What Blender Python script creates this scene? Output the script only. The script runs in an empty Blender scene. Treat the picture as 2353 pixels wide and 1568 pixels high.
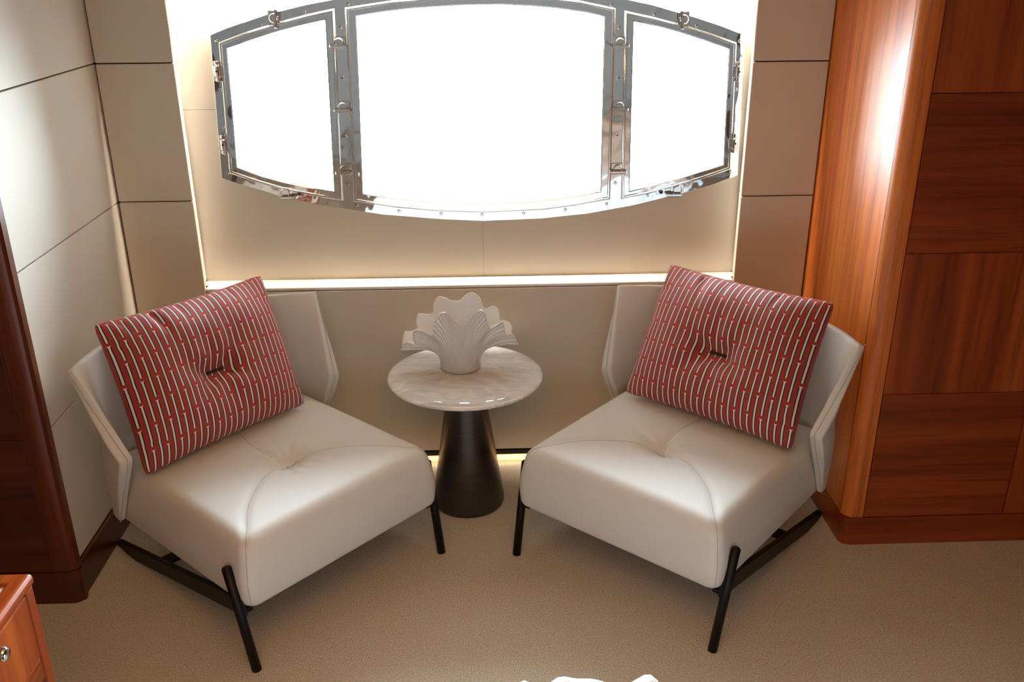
import bpy, bmesh, math, random
import numpy as np
from mathutils import Vector, Matrix

random.seed(7)
PI = math.pi
scene = bpy.context.scene
COL = scene.collection

# ------------------------------------------------------------------ camera
cd = bpy.data.cameras.new('camera')
cd.sensor_width = 36.0
cd.lens = 32.95
cd.clip_start = 0.02
cam = bpy.data.objects.new('camera', cd)
COL.objects.link(cam)
cr = (Vector((0.999383, -0.034484, -0.006729)), Vector((0.019492, 0.384828, 0.922783)), Vector((-0.029232, -0.922344, 0.385262)))
cm = Matrix(((cr[0].x, cr[1].x, cr[2].x, 0), (cr[0].y, cr[1].y, cr[2].y, 0), (cr[0].z, cr[1].z, cr[2].z, 1.65), (0, 0, 0, 1)))
cam.matrix_world = cm
scene.camera = cam

# ------------------------------------------------------------------ world and lights
world = bpy.data.worlds.new('overcast_sky')
scene.world = world
world.use_nodes = True
bgn = world.node_tree.nodes['Background']
bgn.inputs['Color'].default_value = (0.76, 0.91, 1.0, 1)
bgn.inputs['Strength'].default_value = 62.0


def area(name, loc, rot, sx, sy, power, color, portal=False):
    l = bpy.data.lights.new(name, 'AREA')
    l.shape = 'RECTANGLE'
    l.size, l.size_y = sx, sy
    l.energy = power
    l.color = color
    if portal:
        l.cycles.is_portal = True
    o = bpy.data.objects.new(name, l)
    o.location = loc
    o.rotation_euler = rot
    COL.objects.link(o)
    return o


area('window_portal', (0.0, 3.10, 1.18), (-PI / 2, 0, 0), 1.75, 0.85, 1, (1, 1, 1), True)
WARM = (1.0, 0.50, 0.19)
area('ceiling_lamp_light', (-0.1, 0.35, 2.02), (0, 0, 0), 1.6, 1.2, 18, WARM)
area('alcove_strip_light', (-0.04, 2.912, 1.74), (math.radians(50), 0, 0), 1.66, 0.03, 78, (1.0, 0.86, 0.69))
area('skirting_strip_light', (-0.04, 2.90, 0.028), (math.radians(-50), 0, 0), 1.9, 0.012, 4.0, (1.0, 0.52, 0.22))

vs = scene.view_settings
vs.view_transform = 'Standard'
vs.look = 'None'
vs.gamma = 1.0
vs.exposure = 0.22
vs.use_curve_mapping = False
scene.cycles.max_bounces = 10
scene.cycles.diffuse_bounces = 6
scene.cycles.sample_clamp_indirect = 6.0

# ------------------------------------------------------------------ material helpers


class NT:
    def __init__(self, name):
        self.m = bpy.data.materials.new(name)
        self.m.use_nodes = True
        self.t = self.m.node_tree
        self.b = self.t.nodes['Principled BSDF']

    def n(self, kind, **kw):
        nd = self.t.nodes.new('ShaderNode' + kind)
        for k, v in kw.items():
            setattr(nd, k, v)
        return nd

    def l(self, a, b):
        self.t.links.new(a, b)

    def s(self, **kw):
        for k, v in kw.items():
            self.b.inputs[k.replace('_', ' ')].default_value = v
        return self

    def math(self, op, a, b=None, c=None):
        nd = self.n('Math', operation=op)
        for i, v in enumerate((a, b, c)):
            if v is None:
                continue
            if isinstance(v, (int, float)):
                nd.inputs[i].default_value = v
            else:
                self.l(v, nd.inputs[i])
        return nd.outputs[0]

    def mix(self, f, a, b):
        nd = self.n('MixRGB')
        for i, v in ((0, f), (1, a), (2, b)):
            if isinstance(v, (int, float)):
                nd.inputs[i].default_value = v
            elif isinstance(v, tuple):
                nd.inputs[i].default_value = (*v, 1)
            else:
                self.l(v, nd.inputs[i])
        return nd.outputs[0]

    def coords(self, scale=(1, 1, 1), out='Object', rot=(0, 0, 0)):
        tc = self.n('TexCoord')
        mp = self.n('Mapping')
        mp.inputs['Scale'].default_value = scale
        mp.inputs['Rotation'].default_value = rot
        self.l(tc.outputs[out], mp.inputs[0])
        return mp.outputs[0]

    def noise(self, co, scale, detail=3, rough=0.5, dist=0.0):
        nd = self.n('TexNoise')
        nd.inputs['Scale'].default_value = scale
        nd.inputs['Detail'].default_value = detail
        nd.inputs['Roughness'].default_value = rough
        nd.inputs['Distortion'].default_value = dist
        self.l(co, nd.inputs['Vector'])
        return nd.outputs['Fac']

    def ramp(self, f, stops):
        nd = self.n('ValToRGB')
        e = nd.color_ramp.elements
        while len(e) < len(stops):
            e.new(0.5)
        for i, (p, c) in enumerate(stops):
            e[i].position = p
            e[i].color = (*c, 1) if len(c) == 3 else c
        self.l(f, nd.inputs[0])
        return nd.outputs[0]

    def bump(self, h, strength, dist=0.002, prev=None):
        nd = self.n('Bump')
        nd.inputs['Strength'].default_value = strength
        nd.inputs['Distance'].default_value = dist
        self.l(h, nd.inputs['Height'])
        if prev is not None:
            self.l(prev, nd.inputs['Normal'])
        self.l(nd.outputs[0], self.b.inputs['Normal'])
        return nd.outputs[0]


def leather(name, col, rough=0.45, bump=0.12, var=0.04):
    m = NT(name)
    m.s(Roughness=rough, Specular_IOR_Level=0.32)
    co = m.coords()
    f = m.noise(co, 3.0, 2)
    c2 = tuple(max(0, v * (1 - var * 2)) for v in col)
    m.l(m.mix(f, col, c2), m.b.inputs['Base Color'])
    m.bump(m.noise(co, 420, 4, 0.6), bump, 0.001)
    return m.m


def wood(name, axis, dark, mid, light, rough=0.34, coat=0.12, scale=1.0):
    """axis: 'x' or 'z' or 'y' = direction the grain runs in"""
    m = NT(name)
    st = {'x': (0.35, 9, 9), 'y': (9, 0.35, 9), 'z': (9, 9, 0.35)}[axis]
    co = m.coords(tuple(s * scale for s in st))
    oi = m.n('ObjectInfo')
    add = m.n('VectorMath', operation='ADD')
    m.l(co, add.inputs[0])
    rnd = m.math('MULTIPLY', oi.outputs['Random'], 40.0)
    cx = m.n('CombineXYZ')
    for i in range(3):
        m.l(rnd, cx.inputs[i])
    m.l(cx.outputs[0], add.inputs[1])
    v = add.outputs[0]
    f1 = m.noise(v, 1.0, 4, 0.6, 0.3)
    f2 = m.noise(v, 5.0, 6, 0.75, 0.0)
    base = m.ramp(f1, [(0.32, dark), (0.5, mid), (0.68, light)])
    streak = m.ramp(f2, [(0.36, (0.50, 0.46, 0.44)), (0.52, (1, 1, 1)), (0.8, (1.10, 1.10, 1.10))])
    mx = m.n('MixRGB', blend_type='MULTIPLY')
    mx.inputs[0].default_value = 0.75
    m.l(base, mx.inputs[1])
    m.l(streak, mx.inputs[2])
    m.l(mx.outputs[0], m.b.inputs['Base Color'])
    m.s(Roughness=rough, Coat_Weight=coat, Coat_Roughness=0.2)
    m.bump(f2, 0.08, 0.001)
    return m.m


def plain(name, col, rough=0.5, metal=0.0, **kw):
    m = NT(name)
    co = m.coords()
    f = m.noise(co, 12, 3)
    c2 = tuple(v * 0.9 for v in col)
    m.l(m.mix(f, col, c2), m.b.inputs['Base Color'])
    m.s(Roughness=rough, Metallic=metal, **kw)
    return m.m


CREAM = (0.66, 0.61, 0.53)
M = {}
M['leather_wall'] = leather('cream_wall_leather', CREAM, 0.66, 0.08)
M['white_lip'] = plain('white_lacquer', (0.86, 0.85, 0.82), 0.3)
M['leather_chair'] = leather('grey_white_chair_leather', (0.66, 0.65, 0.62), 0.62, 0.06, 0.02)
M['seam'] = plain('chair_seam_thread', (0.46, 0.44, 0.41), 0.7)
M['black_metal'] = plain('black_powder_metal', (0.0035, 0.0035, 0.004), 0.45, 0.0, Specular_IOR_Level=0.25)
W_D, W_M, W_L = (0.17, 0.026, 0.005), (0.31, 0.056, 0.010), (0.44, 0.100, 0.018)
M['wood_x'] = wood('teak_grain_across', 'x', (0.14, 0.02, 0.004), (0.26, 0.043, 0.008), (0.36, 0.070, 0.013))
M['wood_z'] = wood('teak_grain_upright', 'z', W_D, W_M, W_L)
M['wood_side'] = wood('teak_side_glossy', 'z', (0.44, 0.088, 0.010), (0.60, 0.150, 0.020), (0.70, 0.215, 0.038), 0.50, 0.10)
M['wood_y'] = wood('teak_grain_depth', 'y', W_D, W_M, W_L, 0.25, 0.5)
DD = ((0.030, 0.006, 0.003), (0.065, 0.012, 0.005), (0.10, 0.020, 0.007))
M['wood_dark_x'] = wood('dark_teak_across', 'x', *DD)
M['wood_dark_z'] = wood('dark_teak_upright', 'z', (0.07, 0.013, 0.004), (0.14, 0.028, 0.007), (0.21, 0.045, 0.010))
M['wood_dark_y'] = wood('dark_teak_depth', 'y', *DD)
M['gap'] = plain('dark_joint', (0.012, 0.010, 0.009), 0.8)
M['ceiling'] = plain('ceiling_lining', (0.36, 0.23, 0.13), 0.7)
M['interior'] = plain('cabin_lining', (0.16, 0.085, 0.05), 0.6)
M['interior_pale'] = plain('cabin_lining_pale', (0.52, 0.52, 0.50), 0.6)
M['duvet'] = leather('white_bed_linen', (0.62, 0.62, 0.63), 0.85, 0.2, 0.01)
M['tray'] = plain('cream_inset', (0.78, 0.76, 0.71), 0.35)
M['dark_hole'] = plain('dark_socket', (0.01, 0.01, 0.01), 0.6)
M['white_plastic'] = plain('white_plastic', (0.8, 0.8, 0.8), 0.4)

# polished steel with slightly wavy sheet
m = NT('polished_steel')
co = m.coords()
m.s(Metallic=1.0, Roughness=0.045, Base_Color=(0.84, 0.86, 0.87, 1))
m.bump(m.noise(co, 7.0, 2, 0.5, 0.6), 0.35, 0.012)
M['steel'] = m.m
M['chrome'] = plain('bright_chrome', (0.80, 0.80, 0.80), 0.08, 1.0)

# window glass (thin): mostly clear with a mirror share
m = NT('clear_glass')
tr = m.n('BsdfTransparent')
tr.inputs[0].default_value = (0.96, 0.975, 0.98, 1)
gl = m.n('BsdfGlossy')
gl.inputs['Roughness'].default_value = 0.01
fr = m.n('Fresnel')
fr.inputs[0].default_value = 1.5
mx = m.n('MixShader')
m.l(fr.outputs[0], mx.inputs[0])
m.l(tr.outputs[0], mx.inputs[1])
m.l(gl.outputs[0], mx.inputs[2])
m.l(mx.outputs[0], m.t.nodes['Material Output'].inputs[0])
M['glass'] = m.m

# carpet
m = NT('cut_pile_carpet')
co = m.coords()
f1 = m.noise(co, 260, 4, 0.7)
f2 = m.noise(co, 9, 4, 0.6)
f3 = m.noise(co, 60, 3, 0.6)
c = m.mix(m.ramp(f1, [(0.36, (0, 0, 0)), (0.64, (1, 1, 1))]), (0.36, 0.30, 0.215), (0.80, 0.72, 0.58))
c = m.mix(m.math('MULTIPLY', f2, 0.30), c, (0.54, 0.47, 0.36))
m.l(c, m.b.inputs['Base Color'])
m.s(Roughness=0.95, Sheen_Weight=0.25)
b1 = m.bump(f3, 0.5, 0.004)
m.bump(f1, 0.9, 0.004, b1)
M['carpet'] = m.m

# gunmetal table foot
m = NT('brushed_gunmetal')
co = m.coords((1, 1, 60))
f = m.noise(co, 5, 4)
m.l(m.mix(f, (0.075, 0.068, 0.062), (0.11, 0.10, 0.092)), m.b.inputs['Base Color'])
m.s(Metallic=0.9, Roughness=0.3, Anisotropic=0.6)
M['gunmetal'] = m.m

# grey marble
m = NT('grey_marble')
co = m.coords((1.0, 2.6, 1), rot=(0, 0, 0.25))
f1 = m.noise(co, 3.2, 6, 0.6, 1.6)
f2 = m.noise(co, 4.0, 6, 0.6, 1.5)
v = m.math('ABSOLUTE', m.math('SUBTRACT', f1, 0.5))
vein = m.ramp(v, [(0.0, (1, 1, 1)), (0.018, (0.55, 0.55, 0.55)), (0.07, (0, 0, 0))])
base = m.ramp(f2, [(0.3, (0.54, 0.55, 0.55)), (0.5, (0.63, 0.64, 0.64)), (0.72, (0.70, 0.71, 0.71))])
m.l(m.mix(vein, base, (0.80, 0.80, 0.79)), m.b.inputs['Base Color'])
m.s(Roughness=0.06, Coat_Weight=0.8, Coat_Roughness=0.02, Specular_IOR_Level=0.7)
M['marble'] = m.m

# ribbed porcelain: outer skin ribbed by UV, inside smooth white
m = NT('ribbed_porcelain')
tc = m.n('TexCoord')
sp = m.n('SeparateXYZ')
m.l(tc.outputs['UV'], sp.inputs[0])
wob = m.noise(m.coords((1, 1, 1)), 22, 2)
u = m.math('ADD', m.math('MULTIPLY', sp.outputs[0], 150.0), m.math('MULTIPLY', wob, 1.3))
s = m.math('SINE', m.math('MULTIPLY', u, 2 * PI))
rib = m.math('MULTIPLY_ADD', s, 0.5, 0.5)
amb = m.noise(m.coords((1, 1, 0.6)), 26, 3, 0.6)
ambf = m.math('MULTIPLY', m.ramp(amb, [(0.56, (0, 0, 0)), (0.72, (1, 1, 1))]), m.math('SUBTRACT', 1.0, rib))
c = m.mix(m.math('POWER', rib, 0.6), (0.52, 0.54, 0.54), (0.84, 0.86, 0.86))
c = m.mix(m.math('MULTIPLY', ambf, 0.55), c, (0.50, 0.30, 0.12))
m.l(c, m.b.inputs['Base Color'])
m.s(Roughness=0.22, Coat_Weight=0.3)
m.bump(rib, 0.6, 0.002)
M['porcelain_out'] = m.m
M['porcelain_in'] = plain('glazed_white_porcelain', (0.93, 0.93, 0.93), 0.12)

# cushion fabric: staggered white bars with black outlines on mottled red velvet
m = NT('red_bar_pattern_velvet')
tc = m.n('TexCoord')
sp = m.n('SeparateXYZ')
m.l(tc.outputs['UV'], sp.inputs[0])
U = m.math('MULTIPLY', sp.outputs[0], 28.0)
col = m.math('FLOOR', U)
fu = m.math('SUBTRACT', m.math('FRACT', U), 0.5)
par = m.math('MULTIPLY', m.math('MODULO', col, 2.0), 0.5)
drift = m.math('MULTIPLY', m.math('FLOOR', m.math('DIVIDE', col, 2.0)), 0.0)
Vv = m.math('ADD', m.math('ADD', m.math('MULTIPLY', sp.outputs[1], 3.55), par), drift)
fv = m.math('FRACT', Vv)
inv = m.math('MULTIPLY', m.math('GREATER_THAN', fv, 0.04), m.math('LESS_THAN', fv, 0.965))
fl = m.math('MULTIPLY', m.math('MAXIMUM', m.math('SUBTRACT', fv, 0.93), 0.0), 3.4)
wid = m.math('ADD', fl, 0.112)
au = m.math('ABSOLUTE', fu)
white = m.math('MULTIPLY', m.math('LESS_THAN', au, wid), inv)
au2 = m.math('ABSOLUTE', m.math('SUBTRACT', fu, 0.012))
black = m.math('MULTIPLY', m.math('LESS_THAN', au2, 0.235), m.math('MULTIPLY', m.math('GREATER_THAN', fv, 0.04), m.math('LESS_THAN', fv, 0.945)))
co = m.coords((26, 20, 1), 'UV')
mot = m.noise(co, 1.6, 5, 0.7)
red = m.ramp(mot, [(0.36, (0.42, 0.014, 0.026)), (0.48, (0.31, 0.026, 0.018)), (0.64, (0.25, 0.050, 0.020))])
c = m.mix(black, red, (0.012, 0.010, 0.016))
c = m.mix(white, c, (0.74, 0.72, 0.69))
m.l(c, m.b.inputs['Base Color'])
m.s(Roughness=0.75, Sheen_Weight=0.15, Sheen_Roughness=0.4)
m.b.inputs['Sheen Tint'].default_value = (1, 0.75, 0.78, 1)
m.bump(m.noise(m.coords((300, 300, 1), 'UV'), 1.5, 2), 0.15, 0.001)
M['velvet'] = m.m

# ------------------------------------------------------------------ object helpers


def link(name, me, mat=None, parent=None, smooth=False):
    o = bpy.data.objects.new(name, me)
    COL.objects.link(o)
    if mat is not None:
        for mm in (mat if isinstance(mat, (list, tuple)) else [mat]):
            me.materials.append(mm)
    if parent is not None:
        o.parent = parent
    if smooth:
        me.polygons.foreach_set('use_smooth', [True] * len(me.polygons))
    return o


def bm_obj(name, bm, mat=None, parent=None, smooth=False, recalc=True):
    if recalc:
        bmesh.ops.recalc_face_normals(bm, faces=bm.faces[:])
    me = bpy.data.meshes.new(name)
    bm.to_mesh(me)
    bm.free()
    return link(name, me, mat, parent, smooth)


def thing(name, label, cat, loc=(0, 0, 0), rz=0.0, group=None):
    o = bpy.data.objects.new(name, None)
    COL.objects.link(o)
    o.empty_display_size = 0.1
    o.location = loc
    o.rotation_euler = (0, 0, rz)
    o['label'] = label
    o['category'] = cat
    if group:
        o['group'] = group
    return o


def struct(o):
    o['kind'] = 'structure'
    return o


def empty(name, loc=(0, 0, 0)):
    o = bpy.data.objects.new(name, None)
    COL.objects.link(o)
    o.location = loc
    return o


def add_box(bm, x0, x1, y0, y1, z0, z1, bev=0.0, seg=2):
    r = bmesh.ops.create_cube(bm, size=1.0)
    vs_ = r['verts']
    for v in vs_:
        v.co = Vector(((x0 + x1) / 2 + v.co.x * (x1 - x0), (y0 + y1) / 2 + v.co.y * (y1 - y0), (z0 + z1) / 2 + v.co.z * (z1 - z0)))
    if bev > 0:
        es = set()
        for v in vs_:
            es.update(v.link_edges)
        bmesh.ops.bevel(bm, geom=list(es), offset=bev, segments=seg, affect='EDGES', profile=0.5)


def box(name, x0, x1, y0, y1, z0, z1, mat, parent=None, bev=0.0, seg=2):
    bm = bmesh.new()
    add_box(bm, x0, x1, y0, y1, z0, z1, bev, seg)
    return bm_obj(name, bm, mat, parent)


def add_tube(bm, a, b, r0, r1=None, n=20, caps=True):
    a, b = Vector(a), Vector(b)
    r1 = r0 if r1 is None else r1
    d = (b - a).normalized()
    u = d.orthogonal().normalized()
    w = d.cross(u)
    rings = []
    for p, r in ((a, r0), (b, r1)):
        rings.append([bm.verts.new(p + (u * math.cos(2 * PI * k / n) + w * math.sin(2 * PI * k / n)) * r) for k in range(n)])
    for k in range(n):
        bm.faces.new((rings[0][k], rings[0][(k + 1) % n], rings[1][(k + 1) % n], rings[1][k]))
    if caps:
        bm.faces.new(rings[0][::-1])
        bm.faces.new(rings[1])


def add_lathe(bm, prof, c=(0, 0, 0), n=64, axis='z'):
    c = Vector(c)
    rings = []
    for r, h in prof:
        ring = []
        for k in range(n):
            a = 2 * PI * k / n
            if axis == 'z':
                p = Vector((r * math.cos(a), r * math.sin(a), h))
            elif axis == 'y':
                p = Vector((r * math.cos(a), h, r * math.sin(a)))
            else:
                p = Vector((h, r * math.cos(a), r * math.sin(a)))
            ring.append(bm.verts.new(c + p))
        rings.append(ring)
    for i in range(len(rings) - 1):
        for k in range(n):
            bm.faces.new((rings[i][k], rings[i][(k + 1) % n], rings[i + 1][(k + 1) % n], rings[i + 1][k]))
    bm.faces.new(rings[0][::-1])
    bm.faces.new(rings[-1])


def path_tube(name, pts, r, mat, parent, cyclic=False, n=6):
    """a thin round cord following the points"""
    pts = [Vector(p) for p in pts]
    bm = bmesh.new()
    rings = []
    N = len(pts)
    for i, p in enumerate(pts):
        if cyclic:
            t = pts[(i + 1) % N] - pts[i - 1]
        else:
            t = pts[min(i + 1, N - 1)] - pts[max(i - 1, 0)]
        t.normalize()
        up = Vector((0, 0, 1)) if abs(t.z) < 0.9 else Vector((1, 0, 0))
        u = t.cross(up).normalized()
        w = t.cross(u)
        rings.append([bm.verts.new(p + (u * math.cos(2 * PI * k / n) + w * math.sin(2 * PI * k / n)) * r) for k in range(n)])
    M_ = N if cyclic else N - 1
    for i in range(M_):
        a, b = rings[i], rings[(i + 1) % N]
        for k in range(n):
            bm.faces.new((a[k], a[(k + 1) % n], b[(k + 1) % n], b[k]))
    return bm_obj(name, bm, mat, parent, True)


def plate(name, loops, y, thick, bev, mat, parent=None, res=1):
    """flat plate in an upright plane facing -y from (x, z) loops (first outer, others holes)"""
    cu = bpy.data.curves.new(name, 'CURVE')
    cu.dimensions = '2D'
    cu.fill_mode = 'BOTH'
    cu.extrude = max(thick / 2 - bev, 0.0001)
    cu.bevel_depth = bev
    cu.bevel_resolution = res
    for lp in loops:
        s = cu.splines.new('POLY')
        s.points.add(len(lp) - 1)
        for p, (a, b) in zip(s.points, lp):
            p.co = (a, b, 0, 1)
        s.use_cyclic_u = True
    tmp = bpy.data.objects.new('tmp', cu)
    COL.objects.link(tmp)
    dg = bpy.context.evaluated_depsgraph_get()
    dg.update()
    me = bpy.data.meshes.new_from_object(tmp.evaluated_get(dg))
    bpy.data.objects.remove(tmp)
    bpy.data.curves.remove(cu)
    me.name = name
    me.transform(Matrix.Translation((0, y, 0)) @ Matrix.Rotation(PI / 2, 4, 'X'))
    me.materials.clear()
    return link(name, me, mat, parent)


def catmull(pts, per=8, cyclic=False):
    P = [Vector(p) for p in pts]
    out = []
    N = len(P)
    rng = range(N if cyclic else N - 1)
    for i in rng:
        if cyclic:
            a, b, c, d = P[i - 1], P[i], P[(i + 1) % N], P[(i + 2) % N]
        else:
            a, b, c, d = P[max(i - 1, 0)], P[i], P[i + 1], P[min(i + 2, N - 1)]
        for k in range(per):
            t = k / per
            out.append(0.5 * ((2 * b) + (c - a) * t + (2 * a - 5 * b + 4 * c - d) * t * t + (3 * b - a - 3 * c + d) * t ** 3))
    if not cyclic:
        out.append(P[-1].copy())
    return out


def copy_tree(o, parent=None):
    c = o.copy()
    COL.objects.link(c)
    if parent is not None:
        c.parent = parent
    for ch in list(o.children):
        copy_tree(ch, c)
    return c


# ------------------------------------------------------------------ room shell
YB = 2.878     # face of the piers and of the panel under the window
YR = 2.962     # face of the recessed wall round the window
XL = -1.125    # left wall face
ZC = 2.05

fl = struct(box('floor', -2.3, 2.3, -2.3, 3.05, -0.06, 0.0, M['carpet']))
struct(box('ceiling', -2.3, 2.3, -2.3, 3.05, ZC, ZC + 0.06, M['ceiling']))
struct(box('wall_front', -2.3, 2.3, -2.36, -2.30, 0, ZC, M['interior_pale']))
struct(box('wall_west', -2.36, -2.30, -2.3, 3.0, 0, ZC, M['interior']))
struct(box('wall_east', 2.30, 2.36, -2.3, 3.0, 0, ZC, M['interior']))

# window outline
OUT_TOP = [(-0.797, 1.421), (-0.749, 1.439), (-0.698, 1.455), (-0.623, 1.478), (-0.507, 1.504), (-0.40, 1.522), (-0.2, 1.540), (0.0, 1.545), (0.2, 1.540), (0.40, 1.520), (0.523, 1.494), (0.657, 1.456), (0.738, 1.430), (0.806, 1.406)]
OUT_BOT = [(0.821, 0.978), (0.749, 0.951), (0.638, 0.92), (0.484, 0.884), (0.342, 0.860), (0.191, 0.846), (0.003, 0.841), (-0.132, 0.849), (-0.318, 0.867), (-0.523, 0.902), (-0.653, 0.937), (-0.781, 0.979), (-0.817, 0.992)]
OUTER = OUT_TOP + OUT_BOT


def inset(lp, d):
    """shrink a loop towards its middle by about d"""
    n = len(lp)
    area_ = sum(lp[i][0] * lp[(i + 1) % n][1] - lp[(i + 1) % n][0] * lp[i][1] for i in range(n))
    sg = 1 if area_ > 0 else -1
    out = []
    for i in range(n):
        p0, p1, p2 = Vector(lp[i - 1]), Vector(lp[i]), Vector(lp[(i + 1) % n])
        e1 = (p1 - p0).normalized()
        e2 = (p2 - p1).normalized()
        n1 = Vector((-e1.y, e1.x)) * sg
        n2 = Vector((-e2.y, e2.x)) * sg
        b = (n1 + n2)
        b = b.normalized()
        k = d / max(b.dot(n1), 0.3)
        q = p1 + b * k
        out.append((q.x, q.y))
    return out


HOLE = inset(OUTER, 0.02)
hull = struct(plate('wall_back', [[(-1.3, 0.0), (1.3, 0.0), (1.3, ZC), (-1.3, ZC)], HOLE], YR + 0.034, 0.05, 0.0, M['interior']))
struct(box('wall_back_left', -2.3, -1.28, 2.96, 3.03, 0, ZC, M['interior']))
struct(box('wall_back_right', 1.28, 2.3, 2.96, 3.03, 0, ZC, M['interior']))


def zb_at(x, arr):
    a = sorted(arr)
    for (x0, z0), (x1, z1) in zip(a, a[1:]):
        if x0 <= x <= x1:
            return z0 + (z1 - z0) * (x - x0) / (x1 - x0)
    return a[0][1]


HT = sorted([p for p in HOLE if p[1] > 1.2])
HB = sorted([p for p in HOLE if p[1] < 1.2])
g = 0.0017
ZS = 1.203
hl = HT[0][0] + (HB[0][0] - HT[0][0]) * 0.5
hr = HT[-1][0] + (HB[-1][0] - HT[-1][0]) * 0.5
zbc = zb_at(0.002, HB)
ztc = zb_at(0.002, HT)
pan = []
# four leather panels round the window, joints recessed
pan.append([(-0.935, 0.640), (0.002 - g, 0.640), (0.002 - g, zbc)] + [p for p in reversed(HB) if p[0] < -0.01] + [(hl, ZS - g), (-0.935, ZS - g)])
pan.append([(0.002 + g, 0.640), (0.86, 0.640), (0.86, ZS - 0.016 - g), (hr, ZS - 0.016 - g)] + [p for p in reversed(HB) if p[0] > 0.01] + [(0.002 + g, zbc)])
pan.append([(-0.935, ZS + g), (hl, ZS + g)] + [p for p in HT if p[0] < -0.01] + [(0.002 - g, ztc), (0.002 - g, ZC), (-0.935, ZC)])
pan.append([(0.86, ZS - 0.016 + g), (0.86, ZC), (0.002 + g, ZC), (0.002 + g, ztc)] + [p for p in HT if p[0] > 0.01] + [(hr, ZS - 0.016 + g)])
for lp in pan:
    plate('leather_panel', [lp], YR + 0.007, 0.014, 0.0015, M['leather_wall'], hull)

# piers left and right of the alcove, faced with leather panels
for nm, x0, x1, seams in (('wall_pier_left', XL + 0.004, -0.894, (0.0, 0.938, 1.351, ZC)), ('wall_pier_right', 0.817, 1.047, (0.0, 0.927, 1.337, ZC))):
    pr = struct(box(nm, x0 + 0.001 + (0.032 if x0 > 0 else 0), x1 - 0.001 - (0.032 if x0 < 0 else 0), YB + 0.012, YR + 0.020, 0, ZC, M['gap']))
    for a, b in zip(seams, seams[1:]):
        bm = bmesh.new()
        add_box(bm, x0, x1, YB, YB + 0.0115, a + g, b - g, 0.0022, 2)
        bm_obj('leather_panel', bm, M['leather_wall'], pr)

# splayed white jamb strips and the ledge along the alcove
def quad_prism(name, pts, z0, z1, mat, parent=None, bev=0.002):
    bm = bmesh.new()
    lo = [bm.verts.new((x, y, z0)) for x, y in pts]
    hi = [bm.verts.new((x, y, z1)) for x, y in pts]
    n = len(pts)
    for i in range(n):
        bm.faces.new((lo[i], lo[(i + 1) % n], hi[(i + 1) % n], hi[i]))
    bm.faces.new(lo[::-1])
    bm.faces.new(hi)
    if bev:
        bmesh.ops.bevel(bm, geom=bm.edges[:], offset=bev, segments=2, affect='EDGES')
    return bm_obj(name, bm, mat, parent)


for nm, xa, xb, sg, seams in (('trim_1', -0.894, -0.912, -1, (0.655, 0.938, 1.351, ZC)), ('trim_2', 0.817, 0.834, 1, (0.655, 0.927, 1.337, ZC))):
    root = struct(empty(nm, (0, 0, 0)))
    for a, b in zip(seams, seams[1:]):
        quad_prism('jamb_strip', [(xa, YB + 0.001), (xb, YR + 0.002), (xb + sg * 0.008, YR + 0.002), (xa + sg * 0.008, YB + 0.008)], a + g, b - g, M['white_lip'], root, 0.001)
struct(box('added_strip_shield', -0.893, 0.816, YB, YB + 0.018, 1.55, ZC - 0.001, M['leather_wall'], None, 0.002))  # unseen pelmet, added to keep the strip light on the alcove wall
tr3 = struct(empty('trim_3'))
# ledge: cream shelf with a white rounded nosing
bm = bmesh.new()
add_box(bm, -0.912, 0.834, YB + 0.040, YR + 0.004, 0.634, 0.649, 0.002, 2)
bm_obj('ledge_shelf', bm, M['leather_wall'], tr3)
bm = bmesh.new()
add_box(bm, -0.894, 0.817, YB + 0.0005, YB + 0.0395, 0.636, 0.652, 0.006, 4)
bm_obj('ledge_nosing', bm, M['white_lip'], tr3, True)

# panel under the window, with a dark metal base rail and a gap for the floor strip
lw = struct(box('wall_back_lower', -0.892, 0.815, YB + 0.004, YR + 0.012, 0.05, 0.634, M['gap']))
bm = bmesh.new()
add_box(bm, -0.8925, 0.8155, YB, YB + 0.0038, 0.040, 0.6355, 0.0012, 2)
bm_obj('leather_panel', bm, M['leather_wall'], lw)
bb = struct(box('baseboard_back', -0.892, 0.815, YB - 0.004, YB + 0.012, 0.020, 0.038, M['black_metal'], None, 0.002))

# left wall: leather panels over a dark board, wooden baseboard
wl = struct(box('wall_left', XL - 0.06, XL - 0.012, 2.152, 2.99, 0, ZC, M['gap']))
for a, b in zip((0.112, 0.517, 0.936, 1.351), (0.517, 0.936, 1.351, ZC)):
    bm = bmesh.new()
    add_box(bm, XL - 0.0118, XL, 2.152, YB + 0.012, a + g, b - g, 0.002, 2)
    bm_obj('leather_panel', bm, M['leather_wall'], wl)
# tiny dark corner gap between left wall and pier
struct(box('baseboard_left', XL - 0.012, XL + 0.006, 2.158, YB, 0.0, 0.110, M['wood_dark_y'], None, 0.004))

# ------------------------------------------------------------------ window
win = struct(empty('window_1', (0, YR, 1.18)))


def under(o, p):
    """parent without moving"""
    o.parent = p
    o.matrix_parent_inverse = Matrix.Translation(-Vector(p.location)) if p.parent is None else Matrix.Identity(4)
    return o


def lerp(p, q, t):
    return (p[0] + (q[0] - p[0]) * t, p[1] + (q[1] - p[1]) * t)


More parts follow.
